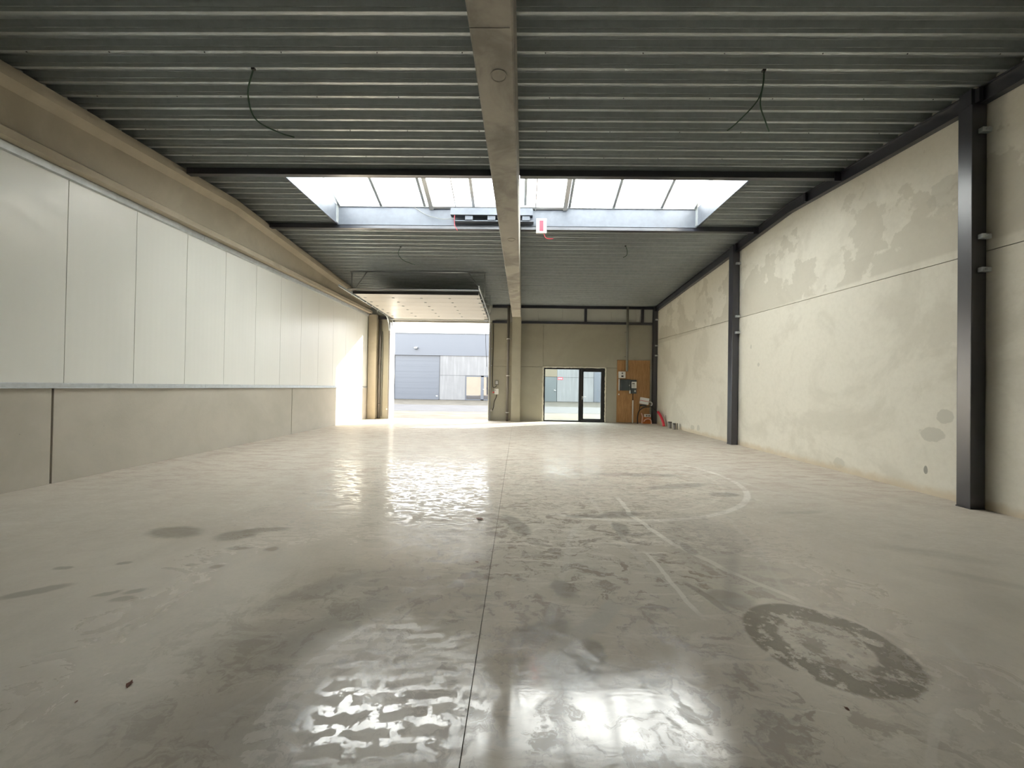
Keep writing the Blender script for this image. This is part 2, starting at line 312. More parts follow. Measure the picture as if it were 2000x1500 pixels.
def obj(name, bm, mat, parent=None, bevel=0, loc=None):
    bmesh.ops.recalc_face_normals(bm, faces=bm.faces)
    if bevel: bmesh.ops.bevel(bm, geom=list(bm.edges), offset=bevel, segments=2, affect='EDGES', profile=.7)
    me = bpy.data.meshes.new(name); 
    if loc is not None:
        for v in bm.verts: v.co -= Vector(loc)
    bm.to_mesh(me); bm.free(); me.materials.append(M[mat] if isinstance(mat, str) else mat)
    o = bpy.data.objects.new(name, me); C.objects.link(o)
    if loc is not None: o.location = loc
    if parent is not None: o.parent = parent
    return o
def box(name, x0, x1, y0, y1, z0, z1, mat, parent=None, bevel=0):
    bm = bmesh.new(); bx(bm, x0, x1, y0, y1, z0, z1); return obj(name, bm, mat, parent, bevel)
def rod(name, pts, r, mat, parent=None, seg=8):
    bm = bmesh.new(); tube(bm, pts, r, seg); return obj(name, bm, mat, parent)
def struct(o): o['kind'] = 'structure'; return o
def empty(name, loc=(0, 0, 0)):
    o = bpy.data.objects.new(name, None); C.objects.link(o); o.empty_display_size = .2; return o
def tag(o, label, cat, group=None):
    o['label'] = label; o['category'] = cat
    if group: o['group'] = group
    return o
def thing(name, label, cat, group=None): return tag(empty(name), label, cat, group)

# ---------------------------------------------------------------- measures
XL, XR, YB, YF = -6.15, 5.62, 16.0, -5.0
def roof(y): return 5.27-(.055*(8.1-y) if y < 8.1 else .067*(y-8.1))
OX0, OX1, OY0, OY1 = -4.32, 4.08, 6.92, 9.10      # roof opening
RY0, RY1 = -4.6, -4.0                              # roof opening added behind the camera, out of view

# ---------------------------------------------------------------- floor
fl = struct(empty('floor'))
jx = -.19; g = .0022
for x0, x1 in ((XL-.3, jx-g), (jx+g, XR+.3)):
    for y0, y1 in ((YF, 4.85-g/2), (4.85+g/2, 10.4-g/2), (10.4+g/2, 16.35)): box('floor_slab', x0, x1, y0, y1, -.2, 0, 'floor', fl)
box('joint_bed', XL-.3, XR+.3, YF, 16.35, -.25, -.012, 'jointfill', fl)

# ---------------------------------------------------------------- ceiling: trapezoidal deck sheets
ce = struct(empty('ceiling'))
PITCH, YB0 = .2388, 3.776
prof = [(-.5*PITCH, .10), (-.062, .10), (-.058, .098), (-.036, .040), (-.028, .034), (-.030, .028), (-.021, .004), (-.019, 0), (.019, 0), (.021, .004), (.030, .028), (.028, .034), (.036, .040), (.058, .098), (.062, .10), (.5*PITCH, .10)]
def deck_line(a, b):
    pts = []; k0 = int(math.floor((a-YB0)/PITCH))-1; k1 = int(math.ceil((b-YB0)/PITCH))+1
    for k in range(k0, k1+1):
        for dy, dz in prof[:-1]: pts.append((YB0+k*PITCH+dy, dz))
    res = []
    for (ya, za), (yb, zb) in zip(pts, pts[1:]):
        if yb <= a or ya >= b: continue
        if ya < a: za = za+(zb-za)*(a-ya)/(yb-ya); ya = a
        if not res: res.append((ya, za))
        if yb > b: zb = za+(zb-za)*(b-ya)/(yb-ya); yb = b
        res.append((yb, zb))
    return res
def sheet(a, b, x0, x1):
    bm = bmesh.new(); L = deck_line(a, b)
    lo = [[bm.verts.new((x, y, roof(y)+z)) for y, z in L] for x in (x0, x1)]
    hi = [[bm.verts.new((x, y, roof(y)+z+.002)) for y, z in L] for x in (x0, x1)]
    for i in range(len(L)-1):
        bm.faces.new((lo[0][i], lo[0][i+1], lo[1][i+1], lo[1][i])); bm.faces.new((hi[0][i], hi[1][i], hi[1][i+1], hi[0][i+1]))
    obj('deck_sheet', bm, 'deck', ce)
cuts = []; y = YB0-.5*PITCH-36*PITCH
while y < YB+.3: cuts.append(y); y += 3*PITCH
for a, b in zip(cuts, cuts[1:]+[YB+.35]):
    parts = [(a, b)]
    segs = []
    for lo_, hi_ in ((a, min(b, RY0)), (max(a, RY0), min(b, RY1)), (max(a, RY1), min(b, OY0)), (max(a, OY0), min(b, OY1)), (max(a, OY1), b)):
        if hi_-lo_ > .01: segs.append((lo_, hi_))
    for lo_, hi_ in segs:
        inside = (lo_ >= OY0-.001 and hi_ <= OY1+.001) or (lo_ >= RY0-.001 and hi_ <= RY1+.001)
        if inside: rr = ((XL-.1, OX0), (OX1, XR+.1))
        else: rr = ((XL-.1, -.2), (-.199, XR+.1))
        for x0, x1 in rr: sheet(lo_, hi_-.001, x0, x1)
# insulation and membrane over the deck (blocks daylight)
bm = bmesh.new()
e_ = .06
for x0, x1, y0, y1 in ((XL-.4, XR+.4, YF-.3, RY0-e_), (XL-.4, OX0-e_, RY0-e_, RY1+e_), (OX1+e_, XR+.4, RY0-e_, RY1+e_), (XL-.4, XR+.4, RY1+e_, OY0-e_), (XL-.4, XR+.4, OY1+e_, YB+.35), (XL-.4, OX0-e_, OY0-e_, OY1+e_), (OX1+e_, XR+.4, OY0-e_, OY1+e_)):
    ys = [y0]+([8.1] if y0 < 8.1 < y1 else [])+[y1]
    for ya, yb in zip(ys, ys[1:]):
        prism(bm, [(ya, roof(ya)+.104), (yb, roof(yb)+.104), (yb, roof(yb)+.26), (ya, roof(ya)+.26)], lambda p, q, t: (t, p, q), x0, x1)
obj('roof_membrane', bm, 'rubber', ce)
# deck fixings seen as dark ticks on the lowest flanges
bm = bmesh.new()
for k in range(0, 14, 3):
    yb = YB0+(k+2)*PITCH
    if OY0 < yb < OY1: continue
    for i in range(12):
        x = XL+.6+i*.98+random.uniform(-.1, .1)
        if abs(x+.2) < .25: continue
        tube(bm, [(x, yb, roof(yb)+.001), (x, yb, roof(yb)-.006)], .007, 6)
o = obj('deck_screws', bm, 'rubber', ce); o['kind'] = 'stuff'

# ---------------------------------------------------------------- walls
wlft = struct(empty('wall_left'))
joints = [YF, -.38, 5.05, 10.5, 16.35]
for a, b in zip(joints, joints[1:]): box('plinth_panel', XL-.3, XL, a+.012, b-.012, 0, 1.262, 'plinth', wlft, .006)
box('plinth_backing', XL-.3, XL-.06, YF, 16.35, 0, 1.262, 'rubber', wlft)
y = 5.18-11*.953
while y < YB+.3:
    bm = bmesh.new(); bx(bm, XL-.25, XL-.012, max(y+.004, YF), min(y+.949, YB+.35), 1.30, 4.6); obj('wall_panel', bm, 'panel', wlft, .003); y += .953
box('panel_core', XL-.3, XL-.03, YF, 16.35, 1.262, 5.4, 'galvdull', wlft)
t1 = struct(empty('trim_1'))
bm = bmesh.new(); prism(bm, [(XL-.012, 1.262), (XL+.045, 1.262), (XL+.045, 1.268), (XL+.003, 1.272), (XL+.003, 1.325), (XL-.012, 1.335)], lambda p, q, t: (p, t, q), YF, 7.55); obj('sill_profile', bm, 'galv', t1)
bm = bmesh.new(); prism(bm, [(XL-.012, 1.264), (XL+.042, 1.264), (XL+.042, 1.270), (XL, 1.274), (XL, 1.327), (XL-.012, 1.337)], lambda p, q, t: (p, t, q), 7.56, YB-.02); obj('sill_profile', bm, 'galv', t1)
t2 = struct(empty('trim_2'))
for a, b in ((YF, 2.4), (2.41, 7.4), (7.41, YB-.02)):
    bm = bmesh.new(); zt = lambda yy: 4.205+(yy-4.4)*.0078
    for yy0, yy1 in ((a, b),):
        v = []
        for yy in (yy0, yy1): v.append([bm.verts.new((p, yy, zt(yy)+q)) for p, q in ((XL-.01, -.115), (XL+.03, -.105), (XL+.045, -.03), (XL+.045, -.018), (XL-.01, -.018))])
        for i in range(4): bm.faces.new((v[0][i], v[0][(i+1) % 4], v[1][(i+1) % 4], v[1][i]))
        bm.faces.new(v[0]); bm.faces.new(v[1])
    obj('head_profile', bm, 'galv', t2)

wr_ = struct(empty('wall_right'))
def seamz(y): return 3.12+.026*(y-5.3)
yj = [YF, -.62, 4.83, 10.1, 16.35]
for a, b in zip(yj, yj[1:]):
    for lo, hi in (('f', 's'), ('s', 't')):
        z = {'f': lambda y: -.05, 's': seamz, 't': lambda y: 5.5}
        bm = bmesh.new(); v = []
        for x in (XR, XR+.25):
            for yy in (a+.004, b-.004):
                v.append(bm.verts.new((x, yy, z[lo](yy)+(.005 if lo == 's' else 0)))); v.append(bm.verts.new((x, yy, z[hi](yy)-(.005 if hi == 's' else 0))))
        for f in ((0, 1, 3, 2), (4, 6, 7, 5), (0, 4, 5, 1), (2, 3, 7, 6), (0, 2, 6, 4), (1, 5, 7, 3)): bm.faces.new([v[i] for i in f])
        obj('concrete_panel', bm, 'rwall', wr_, .004)
box('panel_backing', XR+.03, XR+.3, YF, 16.35, -.05, 5.5, 'jointfill', wr_)

wb = struct(empty('wall_back'))
def cp(x0, x1, z0, z1, m='backconc', n='concrete_panel'): box(n, x0, x1, YB, YB+.35, z0, z1, m, wb, .004)
GX0, GX1, GZ = -5.27, -1.22, 4.04
DX0, DX1, DZ = 1.00, 3.58, 2.26
cp(XL, GX0, 0, 4.1); cp(GX1, -.12, 0, 2.225); cp(GX1, -.12, 2.235, 4.05); cp(-.115, DX0, 0, 2.225); cp(DX1, XR, 0, 2.225); cp(-.115, DX0, 2.235, 4.05); cp(DX1, XR, 2.235, 4.05); cp(DX0+.001, DX1-.001, DZ, 4.05)
x = GX1
for i in range(7):
    x1 = min(x+1.0, XR); cp(x+.003, x1-.003, 4.055, 5.3, 'backpanel', 'cladding_panel'); x = x1
for i in range(5): cp(XL+i*.987+.003, XL+(i+1)*.987-.003, 4.1, 5.3, 'backpanel', 'cladding_panel')
bm = bmesh.new(); bx(bm, XL, GX0, YB+.12, YB+.3, 0, 5.3); bx(bm, GX1, DX0, YB+.12, YB+.3, 0, 5.3); bx(bm, DX1, XR, YB+.12, YB+.3, 0, 5.3); bx(bm, GX0, GX1, YB+.12, YB+.3, 4.1, 5.3); bx(bm, DX0, DX1, YB+.12, YB+.3, 2.3, 5.3)
obj('panel_backing', bm, 'jointfill', wb)
o = struct(box('wall_front', XL-.3, XR+.3, YF-.3, YF, -.05, 5.5, 'ourfacade'))
# bright outer edging of the gate opening
tr3 = struct(empty('trim_3'))
box('reveal_lining', GX0-.001, GX0+.012, YB+.02, YB+.40, 0, GZ, 'white', tr3); box('reveal_lining', GX1-.012, GX1+.001, YB+.02, YB+.40, 0, GZ, 'white', tr3)

# ---------------------------------------------------------------- precast beams and columns
def along(bmm, section, y0, y1, top):    # section(y) -> outline list
    ys = [y0]+([8.1] if y0 < 8.1 < y1 else [])+[y1]; rings = [[bmm.verts.new((p, yy, q)) for p, q in section(yy)] for yy in ys]
    for a, b in zip(rings, rings[1:]):
        n = len(a)
        for i in range(n): bmm.faces.new((a[i], a[(i+1) % n], b[(i+1) % n], b[i]))
    bmm.faces.new(rings[0]); bmm.faces.new(rings[-1])
def lsec(y):
    b = 4.19+(y-4.4)*.0085; t = roof(y)-.012; x0, f, wbx = XL-.011, -5.97, -6.085
    return [(x0, b+.004), (f, b+.004), (f, b+.10), (wbx, b+.17), (wbx, t-.26), (f, t-.17), (f, t-.085), (f-.05, t-.08), (f-.05, t), (x0, t)]
gb = thing('concrete_beam', 'long precast concrete I beam along the top of the white left wall', 'beam')
bm = bmesh.new(); along(bm, lsec, YF+.01, 15.72, roof); obj('beam_body', bm, 'beamconc', gb)
cb = thing('concrete_beam', 'wide mottled concrete beam running down the middle of the roof', 'beam')
def csec(y):
    c = -.262+(y-2.8)*.0120+.0; t = roof(y)-.003; return [(c-.175, 4.225), (c-.16, 4.21), (c+.16, 4.21), (c+.175, 4.225), (c+.175, t), (c-.175, t)]
bm = bmesh.new(); along(bm, csec, YF+.01, 15.89, roof); obj('beam_body', bm, 'cbeam', cb)
for yy in (3.52, 7.45, 11.4):
    bm = bmesh.new(); c = -.262+(yy-2.8)*.012+.03; n = 28
    prev = None
    rings = [[bm.verts.new((c+r*math.cos(2*math.pi*k/n), yy+r*math.sin(2*math.pi*k/n), z)) for k in range(n)] for r, z in ((.078, 4.211), (.076, 4.203), (.066, 4.203), (.062, 4.209), (.02, 4.206))]
    for a, b in zip(rings, rings[1:]):
        for k in range(n): bm.faces.new((a[k], a[(k+1) % n], b[(k+1) % n], b[k]))
    bm.faces.new(rings[-1]); obj('anchor_cap', bm, 'cbeam', cb)
box('formwork_ridge', -.43, -.11, 3.045, 3.06, 4.204, 4.2105, 'cbeam', cb)
o = tag(box('concrete_column', -.275, .085, 15.62, 15.998, 0, 4.208, 'backconc', None, .008), 'square concrete column under the far end of the middle beam', 'column')
o = tag(box('concrete_column', -6.13, -5.80, 15.725, 15.998, 0, 4.25, 'beamconc', None, .008), 'concrete column in the corner left of the roll-up gate', 'column')

# ---------------------------------------------------------------- steel frame
def steel(name, x0, x1, y0, y1, z0, z1, label, cat='beam', bev=.004):
    o = box(name, x0, x1, y0, y1, z0, z1, 'steel', None, bev); return tag(o, label, cat)
def purlin(y0, y1, label):
    zt = min(roof(y0), roof(y1))-.002; t = thing('steel_purlin', label, 'beam')
    for x0, x1 in ((-5.965, -.40 if y0 < 8 else -.375), (-.03 if y0 < 8 else .0, 5.50)): box('beam_length', x0, x1, y0, y1, zt-.11, zt, 'steel', t, .004)
    box('end_cleat', 5.42, 5.56, y0-.01, y0, zt-.16, zt, 'steel', t)
    return t
purlin(6.80, 6.90, 'dark steel purlin along the near edge of the skylight'); purlin(9.115, 9.215, 'dark steel purlin along the far edge of the skylight')
eb = thing('eaves_beam', 'dark steel beam along the top of the concrete right wall', 'beam')
def isec(y):
    t = roof(y)-.004; b = t-.20; x0, x1 = 5.505, 5.605; wx = (x0+x1)/2-.0
    return [(x0, t), (x0, t-.012), (wx-.02, t-.016), (wx-.02, b+.016), (x0, b+.012), (x0, b), (x1, b), (x1, t)]
bm = bmesh.new(); along(bm, isec, YF+.01, 15.80, roof); obj('beam_body', bm, 'steel', eb)
for yy in (4.72, 7.55, 9.95):
    box('stiffener_plate', 5.47, 5.52, yy, yy+.05, roof(yy)-.19, roof(yy)-.02, 'dirty_steel', eb)
def column(y0, y1, x0, label, clips):
    t = thing('steel_column', label, 'column', None); top = roof((y0+y1)/2)-.21
    bm = bmesh.new(); bx(bm, x0, 5.604, y0, y1, .012, top); obj('shaft', bm, 'steel', t, .006)
    box('base_plate', x0-.004, 5.604, y0-.004, y1+.004, 0, .012, 'steel', t)
    box('top_plate', x0+.0, 5.50, y0+.01, y1-.01, top+.001, roof(y1)-.02, 'steel', t)
    for z in clips:
        c = box('anchor_clip', 5.50, 5.612, y0-.05, y0-.001, z-.028, z+.028, 'galv', t, .004); c['label'] = 'pale galvanised anchor clip'
        rod('clip_bolt', [(5.54, y0-.085, z), (5.54, y0-.0505, z)], .010, 'galv', c, 6)
    return t
column(4.755, 4.905, 5.43, 'near dark steel column standing against the concrete right wall', (4.55, 3.27, 2.87))
column(10.0, 10.20, 5.44, 'dark steel column half way along the concrete right wall', (4.62, 3.27, 2.86))
column(15.80, 15.99, 5.45, 'dark steel corner column right of the plywood meter board', (4.2, 3.15, 2.75))
steel('steel_rail', GX1+.12, 5.448, 15.90, 15.998, 4.64, 4.745, 'upper dark steel rail under the deck on the far wall', 'beam')
steel('steel_rail', .09, 5.448, 15.90, 15.998, 4.005, 4.10, 'lower dark steel rail above the glass door wall', 'beam')
steel('steel_rail', GX1+.12, -.50, 15.90, 15.998, 4.005, 4.10, 'short dark steel rail between the gate and middle column', 'beam')
steel('steel_rail', -5.795, GX0-.15, 15.90, 15.998, 4.10, 4.21, 'short dark steel rail left of the gate top', 'beam')
steel('steel_post', 2.665, 2.76, 15.90, 15.998, 4.101, 4.639, 'short dark post between the rails above the glass door', 'post')
steel('steel_post', 4.985, 5.08, 15.90, 15.998, 4.101, 4.639, 'short dark post between the rails above the plywood board', 'post')

# ---------------------------------------------------------------- skylight
sk = struct(empty('window_1'))
zc0 = 5.16; zc1 = 5.60
for nm, a in (('curb_board', (OX0-.03, OX1+.03, OY1, OY1+.012, zc0, zc1)), ('curb_board', (OX0-.03, OX1+.03, OY0-.012, OY0, zc0, zc1)),
              ('curb_board', (OX0-.012, OX0, OY0, OY1, zc0, zc1)), ('curb_board', (OX1, OX1+.012, OY0, OY1, zc0, zc1))): box(nm, *a, 'curb', sk)
for x0, x1 in ((OX0-.005, OX0+.012), (OX1-.012, OX1+.005)): box('corner_angle', x0, x1, OY1-.10, OY1-.001, zc0+.02, zc1, 'galvdull', sk)
for x0, x1 in ((OX0-.10, OX0-.001), (OX1+.001, OX1+.10)):
    bm = bmesh.new(); prism(bm, [(OY0, roof(OY0)-.012), (8.1, 5.258), (OY1, roof(OY1)-.012), (OY1, roof(OY1)-.004), (8.1, 5.266), (OY0, roof(OY0)-.004)], lambda p, q, t: (t, p, q), x0, x1); obj('edge_flange', bm, 'curb', sk)
YR, ZR = 8.01, 5.98
def slope_bar(x, wd, ht, far=True, name='glazing_bar', mat='galvdull', dz=0.0, ya=None):
    y0 = ya or (OY1 if far else OY0); bm = bmesh.new(); z0 = zc1
    prism(bm, [(y0, z0-ht/2+dz), (y0, z0+ht/2+dz), (YR, ZR+ht/2+dz), (YR, ZR-ht/2+dz)], lambda p, q, t: (t, p, q), x-wd/2, x+wd/2); return obj(name, bm, mat, sk)
barsx = [OX0+.03, -3.29, -2.26, -1.10, .10, 1.13, 2.16, 3.27, OX1-.03]
for far in (True, False):
    for x in barsx: slope_bar(x, .06, .05, far)
    y0 = OY1 if far else OY0
    for a, b in zip(barsx, barsx[1:]):
        bm = bmesh.new(); prism(bm, [(y0, zc1), (y0, zc1+.012), (YR, ZR+.012), (YR, ZR)], lambda p, q, t: (t, p, q), a+.03, b-.03); obj('pane', bm, 'opal', sk)
    box('curb_rail', OX0, OX1, min(y0, y0+(-.03 if far else .03)), max(y0, y0+(-.03 if far else .03)), zc1-.02, zc1+.03, 'galv', sk)
rod('ridge_bar', [(OX0, YR, ZR), (OX1, YR, ZR)], .03, 'galvdull', sk)
for x in (OX0, OX1):
    bm = bmesh.new(); prism(bm, [(OY0, zc1), (OY1, zc1), (YR, ZR)], lambda p, q, t: (t, p, q), x-.006, x+.006); obj('gable_pane', bm, 'opal', sk)
# smoke vent sash in the far slope
for x, wd in ((-2.10, .10), (1.03, .10), (-1.52, .025), (-.58, .025), (.34, .025), (-1.10, .07)): slope_bar(x, wd, .06, True, 'vent_bar', 'alu', -.055, OY1-.02)
bm = bmesh.new(); prism(bm, [(OY1-.09, zc1-.035), (OY1-.03, zc1-.06), (OY1-.03, zc1-.015), (OY1-.09, zc1+.01)], lambda p, q, t: (t, p, q), -2.15, 1.08); obj('vent_bottom_rail', bm, 'alu', sk)
# unseen skylight added behind the camera to brighten the near floor
sk2 = struct(empty('added_window'))
for a in ((OX0, OX1, RY1, RY1+.012, 4.5, 5.2), (OX0, OX1, RY0-.012, RY0, 4.42, 5.2), (OX0-.012, OX0, RY0, RY1, 4.5, 5.2), (OX1, OX1+.012, RY0, RY1, 4.5, 5.2)): box('curb_board', *a, 'curb', sk2)
for k in range(8): box('pane', OX0+k*1.05+.01, OX0+(k+1)*1.05-.01, RY0, RY1, 5.2, 5.212, 'opal', sk2)
# vent drive
vd = thing('vent_drive', 'galvanised smoke vent drive housing hung inside the skylight', 'machine')
bm = bmesh.new(); prism(bm, [(8.90, 5.33), (9.06, 5.33), (9.06, 5.345), (8.915, 5.345), (8.915, 5.47), (9.06, 5.49), (9.06, 5.50), (8.90, 5.485)], lambda p, q, t: (t, p, q), -1.62, .27); obj('housing', bm, 'curb', vd)
for x in (-1.2, -.68, .12): box('motor_block', x-.09, x+.09, 8.93, 9.05, 5.225, 5.329, 'curb', vd, .01)
box('base_plate', -1.55, .30, 8.95, 9.09, 5.205, 5.224, 'curb', vd, .002)
tag(rod('drive_wire', curve([(-2.5, 9.07, 5.56), (-2.2, 9.06, 5.38), (-1.85, 9.05, 5.29), (-1.556, 9.0, 5.28)]), .006, 'greytube'), 'thin grey wire looping down to the skylight vent drive', 'cable')
tag(rod('red_wire', curve([(-1.53, 8.93, 5.329), (-1.53, 8.92, 5.2), (-1.52, 8.93, 5.08), (-1.46, 8.95, 4.98)]), .006, 'red'), 'red wire dangling from the left end of the vent drive', 'cable')
sg = thing('smoke_vent_sign', 'white box sign with a red bar hanging below the skylight edge', 'sign')
box('sign_body', .36, .60, 9.0, 9.06, 4.965, 5.30, 'white', sg, .006)
box('red_bar', .435, .53, 8.992, 9.0, 5.01, 5.255, 'redmark', sg)
box('bracket', .42, .54, 9.06, 9.110, 5.10, 5.2, 'galvdull', sg)
rod('red_wire', curve([(.54, 9.03, 4.965), (.58, 9.03, 4.87), (.66, 9.03, 4.84), (.76, 9.05, 4.85)]), .006, 'red', sg)

# ---------------------------------------------------------------- loose ceiling cables
def cable(ctrl, label, r=.009, fork=None):
    t = thing('hanging_cable', label, 'cable', None)
    rod('cable_strand', curve(ctrl), r, 'green', t)
    if fork: rod('cable_strand', curve(fork), r, 'green', t)
    x, y, z = ctrl[0]; box('cable_gland', x-.02, x+.02, y-.015, y+.015, z-.02, z+.0, 'rubber', t)
cable([(-3.17, 4.49, roof(4.49)), (-3.32, 4.62, 4.86), (-3.33, 4.78, 4.67), (-3.15, 4.95, 4.62), (-2.98, 5.02, 4.60)], 'green cable hanging in a curve from the deck at upper left')
cable([(2.77, 4.49, roof(4.49)), (2.77, 4.50, 4.92), (2.73, 4.55, 4.75), (2.60, 4.72, 4.62), (2.52, 4.80, 4.57)], 'forked green cable hanging from the deck at upper right', .008,
      [(2.775, 4.495, roof(4.49)), (2.775, 4.51, 4.92), (2.80, 4.6, 4.75), (2.93, 4.70, 4.60), (3.02, 4.78, 4.55)])
cable([(-3.22, 10.4, roof(10.4)), (-3.3, 10.45, 4.95), (-3.2, 10.5, 4.8), (-3.05, 10.6, 4.75), (-2.9, 10.7, 4.72)], 'small dark cable drooping from the deck behind the skylight, left')
cable([(2.75, 10.2, roof(10.2)), (2.8, 10.22, 5.02), (2.8, 10.25, 4.9), (2.72, 10.3, 4.85)], 'short cable end poking out of the deck behind the skylight, right')

# ---------------------------------------------------------------- sectional gate
gt = thing('sectional_gate', 'white sectional gate rolled up open under the deck', 'gate')
n = 7; ya, yb_ = 12.0, 15.86; za, zb = 4.235, 4.115
gl_ = (yb_-ya)/n
for i in range(n):
    y0 = ya+i*gl_; y1 = y0+gl_-.006; z0 = za+(zb-za)*i/n; z1 = za+(zb-za)*(i+1)/n
    bm = bmesh.new(); prism(bm, [(y0, z0), (y1, z1), (y1, z1+.045), (y0, z0+.045)], lambda p, q, t: (t, p, q), -5.17, -1.27); s = obj('gate_section', bm, 'doorpanel', gt, .003)
    if i < n-1:
        for k in range(5):
            x = -5.02+k*.92; box('hinge', x-.035, x+.035, y1-.03, y1+.03, z1-.014, z1-.001, 'galvdull', s)
    for x in (-5.2, -1.24): box('roller_bracket', x-.035, x+.035, y1-.06, y1+.0, z1-.03, z1+.03, 'galv', s); 
box('bottom_seal', -5.17, -1.27, 11.95, 11.995, 4.20, 4.285, 'rubber', gt, .004)
box('bottom_rail', -5.3, -1.2, 11.86, 11.90, 4.30, 4.345, 'alu', gt, .003)
def track(x, name='track'):
    pts = [(x, 11.25, 4.27), (x, 15.2, 4.18)]+[(x, 15.2+.5*math.sin(a), 3.68+.5*math.cos(a)) for a in [math.radians(d) for d in (20, 40, 60, 80)]]+[(x, 15.72, 3.6)]
    bm = bmesh.new()
    for p, q in zip(pts, pts[1:]):
        P0, P1 = Vector(p), Vector(q); d = (P1-P0).normalized(); nn = Vector((1, 0, 0)).cross(d)
        for off, w2, h2 in ((.012*nn, .028, .003),):
            pass
        sgn = 1 if x < -3 else -1
        for (a0, a1, b0, b1) in ((-.004, .0, -.03, .03), (-.0, .03*sgn, .026, .03), (-.0, .03*sgn, -.03, -.026)):
            vs = [bm.verts.new(PP+Vector((1, 0, 0))*aa+nn*bb) for PP in (P0, P1) for aa, bb in ((a0, b0), (a1, b0), (a1, b1), (a0, b1))]
            for f in ((0, 1, 2, 3), (4, 5, 6, 7), (0, 1, 5, 4), (1, 2, 6, 5), (2, 3, 7, 6), (3, 0, 4, 7)): bm.faces.new([vs[i] for i in f])
    return obj(name, bm, 'galv', gt)
track(-5.29); track(-1.17)
for x0, x1 in ((-5.345, -5.275), (-1.20, -1.135)):
    box('jamb_track', x0, x1, 15.86, 15.998, 0, 3.98, 'galv', gt, .003)
    box('rubber_jamb', x0+.012, x1-.012, 15.84, 15.859, .02, 3.95, 'greypipe', gt)
for x, s in ((-5.36, 1), (-1.11, -1)):
    rod('hanger', [(x, 12.3, roof(12.3)), (x, 12.3, 4.22)], .018, 'galvdull', gt, 6)
    rod('hanger_brace', [(x+s*.52, 12.25, roof(12.3)), (x+s*.02, 12.25, 4.28)], .015, 'galvdull', gt, 6)
    box('hanger_foot', min(x, -5.29) if s > 0 else x-.06, max(x, -5.30)+.0 if s > 0 else x, 12.2, 12.32, 4.21, 4.30, 'galvdull', gt) if False else None
    rod('hanger', [(x, 14.6, roof(14.6)), (x, 14.6, 4.15)], .015, 'galvdull', gt, 6)
rod('ceiling_strut', [(-5.4, 12.28, roof(12.28)-.022), (-1.07, 12.28, roof(12.28)-.022)], .02, 'galvdull', gt, 6)
rod('spring_shaft', [(-5.3, 15.7, 4.36), (-1.15, 15.7, 4.36)], .035, 'galvdull', gt, 8)
rod('pull_cord', curve([(-1.28, 15.78, 4.1), (-1.35, 15.8, 3.5), (-1.33, 15.8, 2.8), (-1.29, 15.82, 2.2)]), .008, 'rubber', gt)
for x in (-5.2, -1.33): box('corner_plate', x-.08, x+.08, 15.70, 15.84, 4.05, 4.10, 'galv', gt)
box('photo_cell', -5.42, -5.355, 15.93, 15.999, .37, .43, 'white', gt, .004); box('photo_cell', -1.12, -1.06, 15.93, 15.999, .38, .45, 'white', gt, .004)
for zz in (2.25, 2.95): box('track_bracket', -1.13, -1.09, 15.93, 15.999, zz, zz+.03, 'galv', gt)

# gate controls
cbx = thing('gate_switch', 'small upper grey switch box beside the gate', 'switch')
box('switch_body', -.955, -.81, 15.91, 15.998, 1.46, 1.65, 'greytube', cbx, .008); box('switch_plate', -.925, -.83, 15.902, 15.91, 1.50, 1.63, 'alu', cbx)
cb2 = thing('gate_controller', 'white gate control box with a round button, below the switch', 'control box')
box('controller_body', -.965, -.80, 15.90, 15.998, 1.08, 1.31, 'white', cb2, .008)
rod('stop_button', [(-.99, 15.93, 1.16), (-1.02, 15.87, 1.16)], .025, 'red', cb2, 10); rod('knob', [(-.93, 15.875, 1.25), (-.93, 15.90, 1.25)], .022, 'galvdull', cb2, 10)
tag(rod('control_cable', curve([(-.89, 15.95, 1.44), (-.92, 15.93, 1.39), (-.98, 15.93, 1.37), (-1.04, 15.96, 1.41), (-1.06, 15.97, 1.9), (-1.05, 15.97, 3.2), (-1.05, 15.97, 3.98)]), .012, 'rubber'), 'black cable climbing the wall from the gate switch', 'cable')
tag(rod('control_cable', curve([(-.88, 15.95, 1.07), (-.90, 15.96, .95), (-.97, 15.97, .78), (-1.0, 15.97, .55), (-1.05, 15.97, .415)]), .012, 'rubber'), 'black cable from the gate control box down to the photocell', 'cable')

# ---------------------------------------------------------------- pipes
rp = thing('rainwater_pipe', 'brown grey rainwater pipe left of the middle concrete column', 'pipe')
rod('pipe_body', [(-.43, 15.84, 0), (-.43, 15.84, 4.68)], .052, 'greypipe', rp, 14)
for z in (3.35, 1.85, .35):
    bm = bmesh.new(); tube(bm, [(-.43, 15.84, z-.02), (-.43, 15.84, z+.02)], .06, 14); bx(bm, -.51, -.48, 15.83, 15.998, z-.015, z+.015); bx(bm, -.38, -.35, 15.83, 15.998, z-.015, z+.015); obj('pipe_clamp', bm, 'alu', rp)
lp = thing('rainwater_pipe', 'slim grey pipe in the corner left of the gate', 'pipe')
rod('pipe_body', [(-5.72, 15.93, 0), (-5.72, 15.93, 4.05)], .042, 'greypipe', lp, 12)
for z in (2.25, .6): rod('pipe_clamp', [(-5.72, 15.93, z-.03), (-5.72, 15.93, z+.03)], .055, 'greypipe', lp, 12)
rod('side_pipe', [(-5.635, 15.96, .1), (-5.635, 15.96, 3.6)], .02, 'greytube', lp, 8)
dp = thing('cable_duct', 'grey vertical duct above the white meter on the plywood board', 'pipe')
rod('duct_body', [(4.40, 15.845, 2.1), (4.40, 15.845, roof(15.9)-.03)], .048, 'greytube', dp, 12)
for z in (2.7, 3.7): box('duct_clip', 4.33, 4.47, 15.90, 15.998, z-.01, z+.01, 'greytube', dp)

